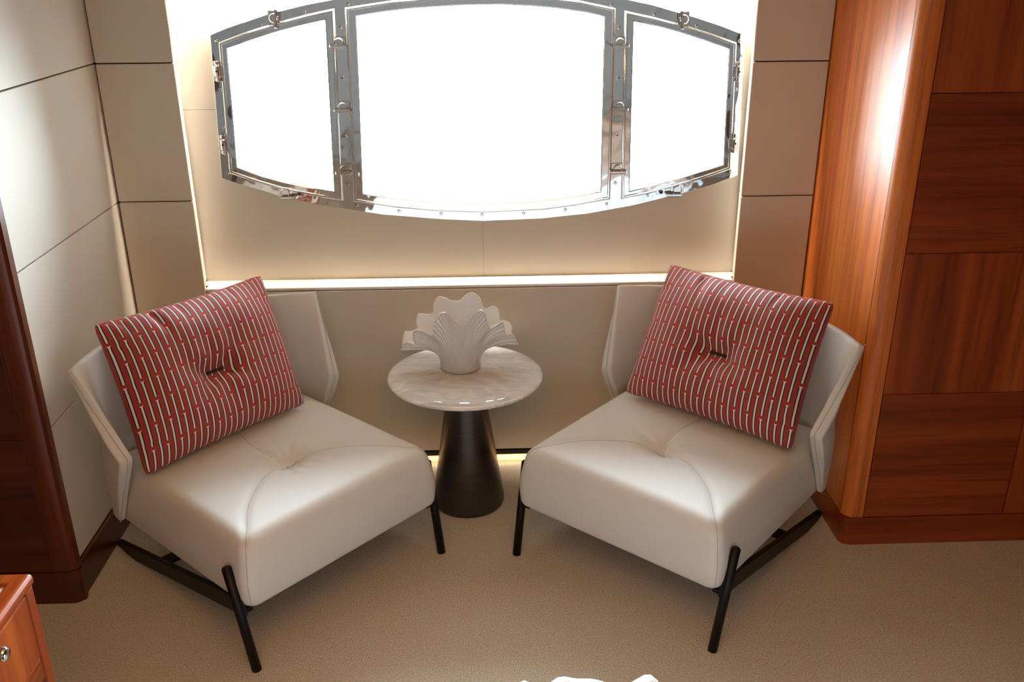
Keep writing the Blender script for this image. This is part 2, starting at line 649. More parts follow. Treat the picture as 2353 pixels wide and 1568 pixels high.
CS = [(-0.390, 1.493), (-0.259, 1.511), (-0.1, 1.522), (0.05, 1.525), (0.2, 1.518), (0.30, 1.507), (0.407, 1.485), (0.410, 0.909), (0.30, 0.890), (0.201, 0.878), (0.003, 0.871), (-0.151, 0.879), (-0.28, 0.893), (-0.406, 0.915)]
CP = [(-0.364, 1.474), (-0.28, 1.486), (-0.192, 1.495), (-0.06, 1.502), (0.067, 1.503), (0.16, 1.498), (0.236, 1.491), (0.32, 1.479), (0.380, 1.465), (0.384, 0.930), (0.32, 0.918), (0.243, 0.907), (0.15, 0.899), (0.06, 0.896), (-0.06, 0.898), (-0.178, 0.905), (-0.28, 0.917), (-0.381, 0.933)]
LS = [(-0.772, 1.399), (-0.69, 1.427), (-0.60, 1.452), (-0.51, 1.474), (-0.428, 1.490), (-0.445, 0.918), (-0.54, 0.935), (-0.632, 0.956), (-0.71, 0.981), (-0.788, 1.010)]
LP = [(-0.755, 1.385), (-0.68, 1.410), (-0.597, 1.434), (-0.52, 1.452), (-0.451, 1.466), (-0.466, 0.941), (-0.55, 0.957), (-0.63, 0.976), (-0.70, 0.998), (-0.768, 1.025)]
RS = [(0.441, 1.476), (0.53, 1.457), (0.62, 1.434), (0.70, 1.410), (0.780, 1.383), (0.794, 1.000), (0.71, 0.972), (0.62, 0.946), (0.54, 0.926), (0.451, 0.909)]
RP = [(0.463, 1.453), (0.54, 1.437), (0.606, 1.420), (0.68, 1.397), (0.763, 1.368), (0.775, 1.011), (0.70, 0.988), (0.621, 0.965), (0.54, 0.944), (0.472, 0.928)]

under(plate('window_frame', [OUTER, inset(CS, -0.0012), inset(LS, -0.0012), inset(RS, -0.0012)], YR - 0.004, 0.012, 0.0016, M['steel'], None, 2), win)
for S, P_ in ((LS, LP), (CS, CP), (RS, RP)):
    sash = under(plate('sash', [S, P_], YR - 0.002, 0.022, 0.0035, M['steel'], None, 3), win)
    lip = plate('sash_lip', [inset(S, 0.0015), inset(S, 0.0052)], YR - 0.0145, 0.005, 0.0012, M['chrome'], None, 2)
    lip.parent = sash
    lip.matrix_parent_inverse = Matrix.Identity(4)
    pane = plate('pane', [inset(P_, -0.004)], YR + 0.011, 0.004, 0.0, M['glass'], None)
    pane.parent = sash
    # sash sits at the world origin in local terms, window root at win.location
    pane.matrix_parent_inverse = Matrix.Identity(4)

YF = YR - 0.0105   # front face of the frame
# a latch: square keeper plate, round boss, flat lever
bm = bmesh.new()
add_box(bm, -0.021, 0.021, -0.004, 0.0, -0.018, 0.018, 0.0015)
lt_plate = bpy.data.meshes.new('keeper')
bmesh.ops.recalc_face_normals(bm, faces=bm.faces[:])
bm.to_mesh(lt_plate)
bm.free()
bm = bmesh.new()
add_lathe(bm, [(0.0145, -0.002), (0.0145, -0.009), (0.0125, -0.011), (0.0115, -0.0095), (0.0, -0.0095)][:4], n=28, axis='y')
bmesh.ops.recalc_face_normals(bm, faces=bm.faces[:])
lt_boss = bpy.data.meshes.new('boss')
bm.to_mesh(lt_boss)
bm.free()
bm = bmesh.new()
add_box(bm, -0.026, 0.026, -0.024, -0.009, -0.012, -0.003, 0.002)
add_box(bm, -0.026, -0.018, -0.020, -0.003, -0.010, -0.004, 0.001)
bmesh.ops.recalc_face_normals(bm, faces=bm.faces[:])
lt_lever = bpy.data.meshes.new('lever')
bm.to_mesh(lt_lever)
bm.free()
for me in (lt_plate, lt_boss, lt_lever):
    me.materials.append(M['chrome'])
LATCH = [(-0.418, 1.397, 0, 1), (-0.42, 1.208, 0, 1), (-0.43, 1.015, 0, 1), (0.426, 1.389, 0, -1), (0.431, 1.2, 0, -1), (0.434, 1.005, 0, -1),
         (-0.604, 1.468, -84, 1), (0.616, 1.454, 84, -1), (-0.622, 0.945, 0, -1), (0.628, 0.935, 0, 1)]
for x, z, rot, sx in LATCH:
    h = empty('latch', (x, YF - YR, z - 1.18))
    h.parent = win
    h.rotation_euler = (0, math.radians(rot), 0)
    h.scale = (sx, 1, 1)
    for nm, me in (('keeper', lt_plate), ('boss', lt_boss), ('lever', lt_lever)):
        o = bpy.data.objects.new(nm, me)
        COL.objects.link(o)
        o.parent = h
        if abs(z - 0.94) < 0.03 and nm == 'lever':
            o.location = (-0.012, 0, -0.006)
# hinges: three knuckles and a leaf
bmk = bmesh.new()
for z0, z1, r in ((0.018, 0.030, 0.0085), (-0.0165, 0.0165, 0.0105), (-0.030, -0.018, 0.0085)):
    add_lathe(bmk, [(r * 0.85, z0), (r, z0 + 0.0015), (r, z1 - 0.0015), (r * 0.85, z1)], c=(0, -0.006, 0), n=20)
bmesh.ops.recalc_face_normals(bmk, faces=bmk.faces[:])
me_k = bpy.data.meshes.new('knuckle')
bmk.to_mesh(me_k)
bmk.free()
me_k.materials.append(M['chrome'])
bml = bmesh.new()
add_box(bml, 0.000, 0.018, -0.010, -0.001, -0.0155, 0.0155, 0.002)
add_box(bml, -0.012, 0.0, -0.005, 0.0, -0.029, 0.029, 0.001)
bmesh.ops.recalc_face_normals(bml, faces=bml.faces[:])
me_l = bpy.data.meshes.new('leaf')
bml.to_mesh(me_l)
bml.free()
me_l.materials.append(M['chrome'])
bms = bmesh.new()
add_lathe(bms, [(0.0032, -0.0168), (0.0032, -0.0172)], n=14, axis='y')
bmesh.ops.recalc_face_normals(bms, faces=bms.faces[:])
me_s = bpy.data.meshes.new('socket')
bms.to_mesh(me_s)
bms.free()
me_s.materials.append(M['dark_hole'])
for x, z, sx in ((-0.788, 1.319, 1), (-0.797, 1.099, 1), (0.795, 1.301, -1), (0.801, 1.082, -1)):
    h = empty('hinge', (x, YF - YR, z - 1.18))
    h.parent = win
    h.scale = (sx, 1, 1)
    for nm, me in (('knuckle', me_k), ('leaf', me_l), ('socket', me_s)):
        o = bpy.data.objects.new(nm, me)
        COL.objects.link(o)
        o.parent = h
        if nm == 'socket':
            o.location = (0, 0, 0)
# screws
bms = bmesh.new()
add_lathe(bms, [(0.0052, 0.0), (0.0050, -0.0010), (0.0035, -0.0014), (0.0030, -0.0008)], n=16, axis='y')
bmesh.ops.recalc_face_normals(bms, faces=bms.faces[:])
for f in bms.faces:
    f.material_index = 0
add_lathe(bms, [(0.0013, -0.0006), (0.0013, -0.0010)], n=8, axis='y')
me_sc = bpy.data.meshes.new('screw')
bms.to_mesh(me_sc)
bms.free()
for p in me_sc.polygons[-10:]:
    p.material_index = 1
me_sc.materials.append(M['chrome'])
me_sc.materials.append(M['dark_hole'])
SCREWS = [(-0.382, 1.508), (-0.513, 1.484), (-0.645, 1.449), (-0.41, 1.442), (-0.782, 1.407), (-0.787, 1.263), (-0.791, 1.152), (-0.797, 1.007), (-0.415, 1.295), (-0.42, 1.118), (-0.424, 0.967), (-0.4, 0.899), (-0.267, 0.878), (-0.132, 0.867), (0.0, 0.862), (-0.531, 0.926), (-0.661, 0.962), (0.396, 1.499), (0.526, 1.471), (0.657, 1.435), (0.422, 1.433), (0.791, 1.39), (0.425, 1.285), (0.792, 1.247), (0.427, 1.111), (0.796, 1.138), (0.428, 0.959), (0.799, 0.991), (0.665, 0.951), (0.534, 0.916), (0.402, 0.891), (0.269, 0.874), (0.134, 0.864)]
SENS = [(-0.578, 0.941), (0.576, 0.929)]
FR = [(-0.256, 2.65, 0.517), (-0.25, 2.64, 0.541), (-0.239, 2.635, 0.55), (-0.226, 2.63, 0.548), (-0.217, 2.628, 0.544), (-0.212, 2.625, 0.552), (-0.216, 2.62, 0.569), (-0.215, 2.615, 0.585), (-0.211, 2.612, 0.596), (-0.202, 2.61, 0.601), (-0.19, 2.61, 0.598), (-0.176, 2.61, 0.59), (-0.161, 2.61, 0.583), (-0.155, 2.607, 0.587), (-0.15, 2.6, 0.621), (-0.138, 2.595, 0.65), (-0.121, 2.592, 0.662), (-0.107, 2.594, 0.657), (-0.092, 2.6, 0.635), (-0.078, 2.608, 0.615), (-0.065, 2.612, 0.609), (-0.052, 2.608, 0.62), (-0.033, 2.598, 0.65), (-0.011, 2.592, 0.667), (0.003, 2.595, 0.655), (0.01, 2.603, 0.624), (0.015, 2.608, 0.606), (0.022, 2.61, 0.6), (0.037, 2.61, 0.608), (0.052, 2.612, 0.618), (0.059, 2.616, 0.61), (0.062, 2.622, 0.584), (0.068, 2.63, 0.57), (0.083, 2.635, 0.571), (0.093, 2.64, 0.56), (0.104, 2.65, 0.53)]
BR = [(-0.256, 2.65, 0.517), (-0.251, 2.66, 0.553), (-0.246, 2.666, 0.569), (-0.239, 2.671, 0.572), (-0.223, 2.675, 0.574), (-0.208, 2.68, 0.576), (-0.21, 2.683, 0.601), (-0.204, 2.687, 0.622), (-0.195, 2.69, 0.624), (-0.178, 2.693, 0.621), (-0.162, 2.695, 0.62), (-0.156, 2.697, 0.631), (-0.154, 2.699, 0.652), (-0.145, 2.701, 0.669), (-0.132, 2.702, 0.674), (-0.117, 2.703, 0.67), (-0.101, 2.704, 0.66), (-0.084, 2.705, 0.658), (-0.071, 2.705, 0.661), (-0.055, 2.705, 0.677), (-0.037, 2.705, 0.684), (-0.02, 2.704, 0.676), (-0.009, 2.703, 0.662), (-0.002, 2.702, 0.64), (0.007, 2.701, 0.632), (0.017, 2.699, 0.638), (0.028, 2.697, 0.642), (0.041, 2.695, 0.636), (0.048, 2.693, 0.618), (0.049, 2.69, 0.601), (0.053, 2.687, 0.597), (0.068, 2.683, 0.598), (0.081, 2.68, 0.591), (0.086, 2.675, 0.578), (0.084, 2.671, 0.564), (0.087, 2.666, 0.559), (0.097, 2.66, 0.546), (0.104, 2.65, 0.53)]
for x, z in SCREWS:
    o = bpy.data.objects.new('screw', me_sc)
    COL.objects.link(o)
    o.parent = win
    o.location = (x, YF - YR, z - 1.18)
for (x, z), tl in zip(SENS, (14, -13)):
    h = empty('contact_switch', (x, YF - YR, z - 1.18))
    h.parent = win
    h.rotation_euler = (0, math.radians(tl), 0)
    a = box('switch_plate', -0.016, 0.016, -0.0025, 0, -0.008, 0.008, M['chrome'], h, 0.001)
    bm = bmesh.new()
    add_lathe(bm, [(0.0062, -0.002), (0.0062, -0.007), (0.004, -0.0085)], n=18, axis='y')
    bm_obj('plunger', bm, M['dark_hole'], h, True)

# ------------------------------------------------------------------ built-in cupboards


def post_profile(cx, cy, r, sx, x_in, y_back):
    """plan of a corner post; rounded corner centre (cx, cy); sx=-1: outer face towards -x"""
    pts = [(x_in, cy - r)]
    for k in range(9):
        a = -PI / 2 + (PI / 2) * k / 8 * (1 if sx > 0 else -1)
        pts.append((cx + math.cos(a) * r, cy + math.sin(a) * r))
    pts += [(cx + sx * r, y_back), (x_in, y_back)]
    return pts


def prism(name, pts, z0, z1, mat, parent, bev=0.0):
    bm = bmesh.new()
    lo = [bm.verts.new((x, y, z0)) for x, y in pts]
    hi = [bm.verts.new((x, y, z1)) for x, y in pts]
    n = len(pts)
    for i in range(n):
        bm.faces.new((lo[i], lo[(i + 1) % n], hi[(i + 1) % n], hi[i]))
    bm.faces.new(lo[::-1])
    bm.faces.new(hi)
    o = bm_obj(name, bm, mat, parent)
    for p in o.data.polygons:
        p.use_smooth = abs(p.normal.z) < 0.5
    try:
        o.data.set_sharp_from_angle(angle=math.radians(25))
    except Exception:
        pass
    return o


ward = thing('wardrobe', 'tall glossy teak wardrobe with panelled doors right of the right-hand chair', 'wardrobe', (1.65, 2.63, 0))


def wp(o):
    o.parent = ward
    o.matrix_parent_inverse = Matrix.Translation(-Vector(ward.location))
    return o


def rel(f, root):
    def g_(*a, **k):
        o = f(*a, **k)
        o.parent = root
        o.matrix_parent_inverse = Matrix.Translation(-Vector(root.location))
        return o
    return g_


wbox = rel(box, ward)
wprism = rel(prism, ward)
wbox('carcass', 1.056, 2.29, 2.336, 2.94, 0.02, ZC, M['gap'], None)
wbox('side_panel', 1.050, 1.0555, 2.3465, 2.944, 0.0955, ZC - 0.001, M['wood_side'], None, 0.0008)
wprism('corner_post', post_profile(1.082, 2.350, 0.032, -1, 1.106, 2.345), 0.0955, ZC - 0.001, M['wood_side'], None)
wprism('plinth', post_profile(1.080, 2.347, 0.030, -1, 2.29, 2.94), 0.0, 0.0935, M['wood_x'], None)
xs_ = (1.109, 1.524, 1.528, 1.943, 1.947, 2.29)
for i in range(3):
    a, b = xs_[2 * i], xs_[2 * i + 1]
    d = wbox('door', a, b, 2.3245, 2.3355, 0.0955, ZC - 0.001, M['gap'], None)
    zz = (0.0955, 0.497, 0.907, 1.318, 1.728, ZC - 0.001)
    for k in range(5):
        gr = 'wood_x' if (k + i) % 2 == 0 else 'wood_z'
        if i == 1:
            gr = 'wood_z' if k % 2 == 0 else 'wood_x'
        p = box('veneer_panel', a, b, 2.318, 2.3243, zz[k] + 0.0009, zz[k + 1] - 0.0009, M[gr], d, 0.0006, 1)

cup = thing('side_cupboard', 'dark teak cupboard with rounded corner at the left edge, behind the bedside table', 'cupboard', (-1.7, 2.2, 0))
cbox = rel(box, cup)
cprism = rel(prism, cup)
cbox('carcass', -2.29, -1.130, 2.155, 2.30, 0.02, ZC, M['gap'], None)
cprism('corner_post', post_profile(-1.148, 2.174, 0.032, 1, -1.1795, 2.1505), 0.1035, ZC - 0.001, M['wood_dark_z'], None)
cprism('plinth', post_profile(-1.146, 2.172, 0.032, 1, -2.29, 2.157), 0.0, 0.1015, M['wood_dark_x'], None)
xs_ = (-1.181, -1.60, -1.602, -2.02, -2.022, -2.29)
for i in range(3):
    b, a = xs_[2 * i], xs_[2 * i + 1]
    d = cbox('door', a, b, 2.1485, 2.1545, 0.1035, ZC - 0.001, M['gap'], None)
    zz = (0.1035, 0.507, 0.915, 1.32, 1.73, ZC - 0.001)
    for k in range(5):
        box('veneer_panel', a, b, 2.142, 2.1483, zz[k] + 0.0009, zz[k + 1] - 0.0009, M['wood_dark_x' if (k + i) % 2 == 0 else 'wood_dark_x'], d, 0.0006, 1)

# ------------------------------------------------------------------ bedside table, bottom left
bt = thing('bedside_table', 'reddish teak bedside table with chrome-knobbed drawer at the bottom left corner', 'bedside table', (-1.10, 1.27, 0))
bbox = rel(box, bt)
bx0, bx1, by0, by1, bz = -1.34, -0.881, 1.00, 1.522, 0.55
bm = bmesh.new()
fw = 0.036
# table top: four mitred rails round a recessed inset
add_box(bm, bx1 - fw, bx1 + 0.004, by0, by1 + 0.004, bz - 0.0255, bz, 0.010, 4)
add_box(bm, bx0, bx0 + fw, by0, by1 + 0.004, bz - 0.0255, bz, 0.010, 4)
add_box(bm, bx0 + 0.01, bx1 - 0.01, by1 - fw, by1 + 0.004, bz - 0.0257, bz - 0.0002, 0.010, 4)
add_box(bm, bx0 + 0.01, bx1 - 0.01, by0, by0 + fw, bz - 0.0257, bz - 0.0002, 0.010, 4)
rel(bm_obj, bt)('table_top', bm, M['wood_y'])
bbox('top_inset', bx0 + fw - 0.004, bx1 - fw + 0.004, by0 + fw - 0.004, by1 - fw + 0.004, bz - 0.02, bz - 0.006, M['tray'], None)
for (x, y) in ((bx1 - 0.016, by1 - 0.016), (bx1 - 0.016, by0 + 0.016), (bx0 + 0.016, by1 - 0.016), (bx0 + 0.016, by0 + 0.016)):
    bbox('leg', x - 0.014, x + 0.015, y - 0.014, y + 0.014, 0.0, bz - 0.0262, M['wood_z'], None, 0.003)
bbox('rail', bx1 - 0.022, bx1 - 0.002, by0 + 0.032, by1 - 0.032, 0.325, 0.374, M['wood_y'], None, 0.002)
bbox('rail', bx0 + 0.002, bx0 + 0.022, by0 + 0.032, by1 - 0.032, 0.325, 0.512, M['wood_y'], None, 0.002)
bbox('rail', bx0 + 0.032, bx1 - 0.032, by1 - 0.022, by1 - 0.006, 0.325, 0.512, M['wood_z'], None, 0.002)
bbox('rail', bx0 + 0.032, bx1 - 0.032, by0 + 0.006, by0 + 0.022, 0.325, 0.512, M['wood_z'], None, 0.002)
bbox('drawer_box', bx0 + 0.024, bx1 - 0.024, by0 + 0.04, by1 - 0.04, 0.34, 0.505, M['gap'], None)
dr = bbox('drawer', bx1 - 0.018, bx1, by0 + 0.034, by1 - 0.034, 0.377, 0.5215, M['wood_z'], None, 0.0025)
bm = bmesh.new()
add_lathe(bm, [(0.013, 0.0), (0.013, 0.003), (0.006, 0.006), (0.0055, 0.013), (0.009, 0.017), (0.0135, 0.022), (0.0140, 0.027), (0.010, 0.0315), (0.004, 0.033)], c=(bx1, 1.353, 0.505), n=28, axis='x')
kn = bm_obj('knob', bm, M['chrome'], dr, True)
kn.location = (0, -0.012, 0.006)
# small round stop knob of the same chrome just behind

# ------------------------------------------------------------------ side table and vase
TC = (-0.061, 2.620)
tb = thing('side_table', 'round grey marble side table on a dark metal cone between the two chairs', 'side table', (TC[0], TC[1], 0))
R = 0.238
bm = bmesh.new()
prof = [(R - 0.016, 0.4380), (R - 0.006, 0.4388), (R - 0.0012, 0.4410), (R, 0.4440), (R - 0.0004, 0.4462), (R - 0.0025, 0.4482), (R - 0.006, 0.4496), (R - 0.011, 0.4510), (R - 0.017, 0.4523), (R - 0.024, 0.4535), (R - 0.032, 0.4545), (R - 0.042, 0.4552), (R - 0.055, 0.4555), (R - 0.09, 0.4555), (0.06, 0.4555), (0.002, 0.4555)]
add_lathe(bm, prof, n=128)
bm_obj('table_top', bm, M['marble'], tb, True)
bm = bmesh.new()
add_lathe(bm, [(0.108, 0.0), (0.1135, 0.003), (0.1148, 0.009), (0.1142, 0.018), (0.0535, 0.4315), (0.052, 0.4395)], n=96)
bm_obj('cone_base', bm, M['gunmetal'], tb, True)

VZ = 0.4558
vc = (-0.076, 2.662)
va = thing('vase', 'white fan-shaped porcelain vase with ribbed outside and scalloped rim on the marble table', 'vase', (vc[0], vc[1], VZ))
fr_ = catmull(FR, 7)
br_ = catmull(BR, 7)
rim = fr_ + br_[-2:0:-1]
# arc length -> angle round the foot
def arc(pts):
    L = [0.0]
    for a, b in zip(pts, pts[1:]):
        L.append(L[-1] + (b - a).length)
    return [v / L[-1] for v in L]
af = arc(fr_)
ab = arc(br_)
def xang(p, t, s):
    # blend of the x position and the arc length so the ribs fan out evenly
    cx_ = max(-1, min(1, (p.x + 0.076) / 0.18))
    return s * (0.5 * math.acos(-cx_) + 0.5 * PI * t) + PI
ang = [xang(p, t, 1) for p, t in zip(fr_, af)]
ang2 = [xang(p, t, -1) for p, t in zip(br_, ab)]
angs = ang + ang2[-2:0:-1]
NV = 26
bm = bmesh.new()
uvl = bm.loops.layers.uv.new('UVMap')
cols = []
for i, (p, a) in enumerate(zip(rim, angs)):
    r0 = 0.0625
    b = Vector((vc[0] + r0 * math.cos(a), vc[1] + r0 * math.sin(a), VZ + 0.0015))
    d = Vector((p.x - b.x, p.y - b.y, 0))
    side = min(1.0, d.length / 0.13)
    h = p.z - b.z
    lift = 0.030 + 0.35 * h * (1 - side) + 0.012 * side
    c0 = b
    c1 = b + Vector((-(b.x - vc[0]) * 0.12, -(b.y - vc[1]) * 0.12, lift + 0.02 * side))
    c2 = b + d * (0.28 + 0.1 * side) + Vector((0, 0, h * (0.66 + 0.30 * side) + 0.006 * side))
    c3 = p
    col_ = []
    for j in range(NV + 1):
        t = j / NV
        q = c0 * (1 - t) ** 3 + c1 * 3 * t * (1 - t) ** 2 + c2 * 3 * t * t * (1 - t) + c3 * t ** 3
        col_.append(bm.verts.new(q - Vector((vc[0], vc[1], VZ))))
    cols.append(col_)
N = len(cols)
for i in range(N):
    a, b = cols[i], cols[(i + 1) % N]
    for j in range(NV):
        f = bm.faces.new((a[j], b[j], b[j + 1], a[j + 1]))
        us = (i / N, (i + 1) / N, (i + 1) / N, i / N)
        vv = (j / NV, j / NV, (j + 1) / NV, (j + 1) / NV)
        for lp_, uu, v_ in zip(f.loops, us, vv):
            lp_[uvl].uv = (uu, v_)
vb = bm_obj('vase_body', bm, [M['porcelain_out'], M['porcelain_in']], va, True, recalc=False)
bm2 = bmesh.new(); bm2.from_mesh(vb.data)
# make sure faces point outwards (first face tested against the axis)
f0 = bm2.faces[:][5]
if f0.normal.dot(Vector((f0.calc_center_median().x, f0.calc_center_median().y, 0))) < 0:
    bmesh.ops.reverse_faces(bm2, faces=bm2.faces[:])
    bm2.to_mesh(vb.data)
bm2.free()
sm = vb.modifiers.new('thick', 'SOLIDIFY')
sm.thickness = 0.0045
sm.offset = -1
sm.material_offset = 1
sm.material_offset_rim = 1
bm = bmesh.new()
add_lathe(bm, [(0.0595, 0.0), (0.0600, 0.004)], n=48)
bm_obj('foot_pad', bm, M['black_metal'], va)

# ------------------------------------------------------------------ lounge chairs


def seat_mesh():
    hx, y0, y1, z0, z1, r = 0.318, 0.0, 0.655, 0.170, 0.360, 0.031
    BX, BY_, TX, TY = r, r, r, r
    nx, ny, nz = 76, 80, 22
    seams = []
    fr1 = catmull([(0, 0.255, 0), (0.045, 0.250, 0), (0.128, 0.208, 0), (0.215, 0.135, 0), (0.280, 0.045, 0), (0.303, 0.012, 0)], 8)
    bk1 = catmull([(0, 0.255, 0), (-0.018, 0.32, 0), (-0.018, 0.40, 0), (0.0, 0.50, 0), (0.0, 0.64, 0)], 8)
    seams.append([Vector((p.x, p.y, 0)) for p in fr1])
    seams.append([Vector((-p.x, p.y, 0)) for p in fr1])
    seams.append([Vector((p.x, p.y, 0)) for p in bk1])
    SA = np.array([(p.x, p.y) for s in seams for p in s[:-1]])
    SB = np.array([(p.x, p.y) for s in seams for p in s[1:]])

    def seamdist(x, y):
        P_ = np.array([x, y])
        d = SB - SA
        t = np.clip(((P_ - SA) * d).sum(1) / (d * d).sum(1), 0, 1)
        q = SA + d * t[:, None]
        return float(np.sqrt(((P_ - q) ** 2).sum(1)).min())

    def shape(p):
        """p: point on the unit-ish box -> rounded, crowned, tufted cushion"""
        x, y, z = p
        cx_ = max(-hx + r, min(hx - r, x))
        cy_ = max(y0 + r, min(y1 - r, y))
        cz_ = max(z0 + 0.018, min(z1 - r, z))
        d = Vector((x - cx_, y - cy_, z - cz_))
        rz_ = r if z > (z0 + z1) / 2 else 0.018
        if d.length > 1e-9:
            # scale the direction to the rounding ellipsoid
            e = Vector((d.x / r, d.y / r, d.z / rz_))
            e.normalize()
            q = Vector((cx_ + e.x * r, cy_ + e.y * r, cz_ + e.z * rz_))
        else:
            q = Vector((x, y, z))
        u = q.x / hx
        v = (q.y - y0) / (y1 - y0) * 2 - 1
        hz = (q.z - z0) / (z1 - z0)
        # soft side bulge, narrower at the top back
        bl = math.sin(PI * max(0, min(1, hz))) * 0.008
        q.x += (1 if u > 0 else -1) * bl * min(1, abs(u) * 1.0) ** 6
        if v < 0:
            q.y -= bl * abs(v) ** 6
        q.x *= 1 - 0.06 * max(0, hz - 0.35) * 1.2
        q.y += 0.016 * hz * hz * max(0, -v) ** 4
        if hz > 0.7:
            w = (hz - 0.7) / 0.3
            cr_ = (1 - abs(u) ** 4) * (1 - abs(v) ** 4)
            q.z += 0.009 * cr_ * w
            dd = math.hypot(q.x / 1.25, q.y - 0.255)
            q.z -= (0.024 * math.exp(-(dd / 0.038) ** 2) + 0.005 * math.exp(-(dd / 0.12) ** 2)) * w
            sd = seamdist(q.x, q.y)
            q.z -= w * 0.0042 * math.exp(-(sd / 0.011) ** 2)
            a = math.atan2(q.y - 0.255, q.x)
            q.z += w * 0.0020 * math.sin(a * 13) * math.exp(-((dd - 0.05) / 0.035) ** 2)
        return q

    bm = bmesh.new()
    cache = {}

    def V(i, j, k):
        key = (i, j, k)
        if key not in cache:
            p = (-hx + 2 * hx * i / nx, y0 + (y1 - y0) * j / ny, z0 + (z1 - z0) * k / nz)
            cache[key] = bm.verts.new(shape(p))
        return cache[key]
    for i in range(nx):
        for j in range(ny):
            bm.faces.new((V(i, j, nz), V(i + 1, j, nz), V(i + 1, j + 1, nz), V(i, j + 1, nz)))
            bm.faces.new((V(i, j + 1, 0), V(i + 1, j + 1, 0), V(i + 1, j, 0), V(i, j, 0)))
    for k in range(nz):
        for i in range(nx):
            bm.faces.new((V(i, 0, k), V(i + 1, 0, k), V(i + 1, 0, k + 1), V(i, 0, k + 1)))
            bm.faces.new((V(i + 1, ny, k), V(i, ny, k), V(i, ny, k + 1), V(i + 1, ny, k + 1)))
        for j in range(ny):
            bm.faces.new((V(nx, j, k), V(nx, j + 1, k), V(nx, j + 1, k + 1), V(nx, j, k + 1)))
            bm.faces.new((V(0, j + 1, k), V(0, j, k), V(0, j, k + 1), V(0, j + 1, k + 1)))
    lines = []
    for s in seams[:2]:
        ln = [shape((p.x * 1.0, p.y, z1)) for p in s[:-6]]
        sg = 1 if s[3].x > 0 else -1
        c = s[-6]
        # over the rounded corner and down the front edge
        n_ = 14
        for t in range(n_ + 1):
            f = t / n_
            ln.append(shape((sg * (abs(c.x) + (hx - abs(c.x)) * min(1, f * 1.0)), c.y * (1 - f), z1)))
        for t in range(1, 15):
            ln.append(shape((sg * hx, y0, z1 - (z1 - z0 - 0.004) * t / 14)))
        lines.append(ln)
    lines.append([shape((p.x, p.y, z1)) for p in seams[2]])
    return bm, lines


CH_X = {}


def back_point(u, v):
    """inner face of the wrap-round back. u -1..1 across, v 0..1 upward"""
    lv = [  # z, tip, side control, back control, centre y
        (0.195, (0.326, 0.578), (0.330, 0.655), (0.285, 0.690), 0.690),
        (0.300, (0.326, 0.528), (0.333, 0.640), (0.285, 0.690), 0.690),
        (0.375, (0.325, 0.488), (0.334, 0.625), (0.285, 0.690), 0.690),
        (0.430, (0.324, 0.464), (0.332, 0.620), (0.280, 0.690), 0.690),
        (0.550, (0.354, 0.522), (0.315, 0.640), (0.250, 0.700), 0.700),
        (0.640, (0.378, 0.566), (0.288, 0.655), (0.225, 0.710), 0.708),
        (0.672, (0.386, 0.583), (0.280, 0.660), (0.215, 0.712), 0.712),
    ]
    z = lv[0][0] + (lv[-1][0] - lv[0][0]) * v
    for a, b in zip(lv, lv[1:]):
        if z <= b[0] + 1e-9:
            t = (z - a[0]) / (b[0] - a[0])
            break
    L = lambda i, j: a[i][j] + (b[i][j] - a[i][j]) * t
    P0 = (L(1, 0), L(1, 1)); P1 = (L(2, 0), L(2, 1)); P2 = (L(3, 0), L(3, 1)); P3 = (0.0, a[4] + (b[4] - a[4]) * t)
    s = 1 - abs(u)
    k0, k1, k2, k3 = (1 - s) ** 3, 3 * s * (1 - s) ** 2, 3 * s * s * (1 - s), s ** 3
    x = P0[0] * k0 + P1[0] * k1 + P2[0] * k2 + P3[0] * k3
    y = P0[1] * k0 + P1[1] * k1 + P2[1] * k2 + P3[1] * k3
    # top line dips a little towards the middle
    return Vector((x if u >= 0 else -x, y, z))


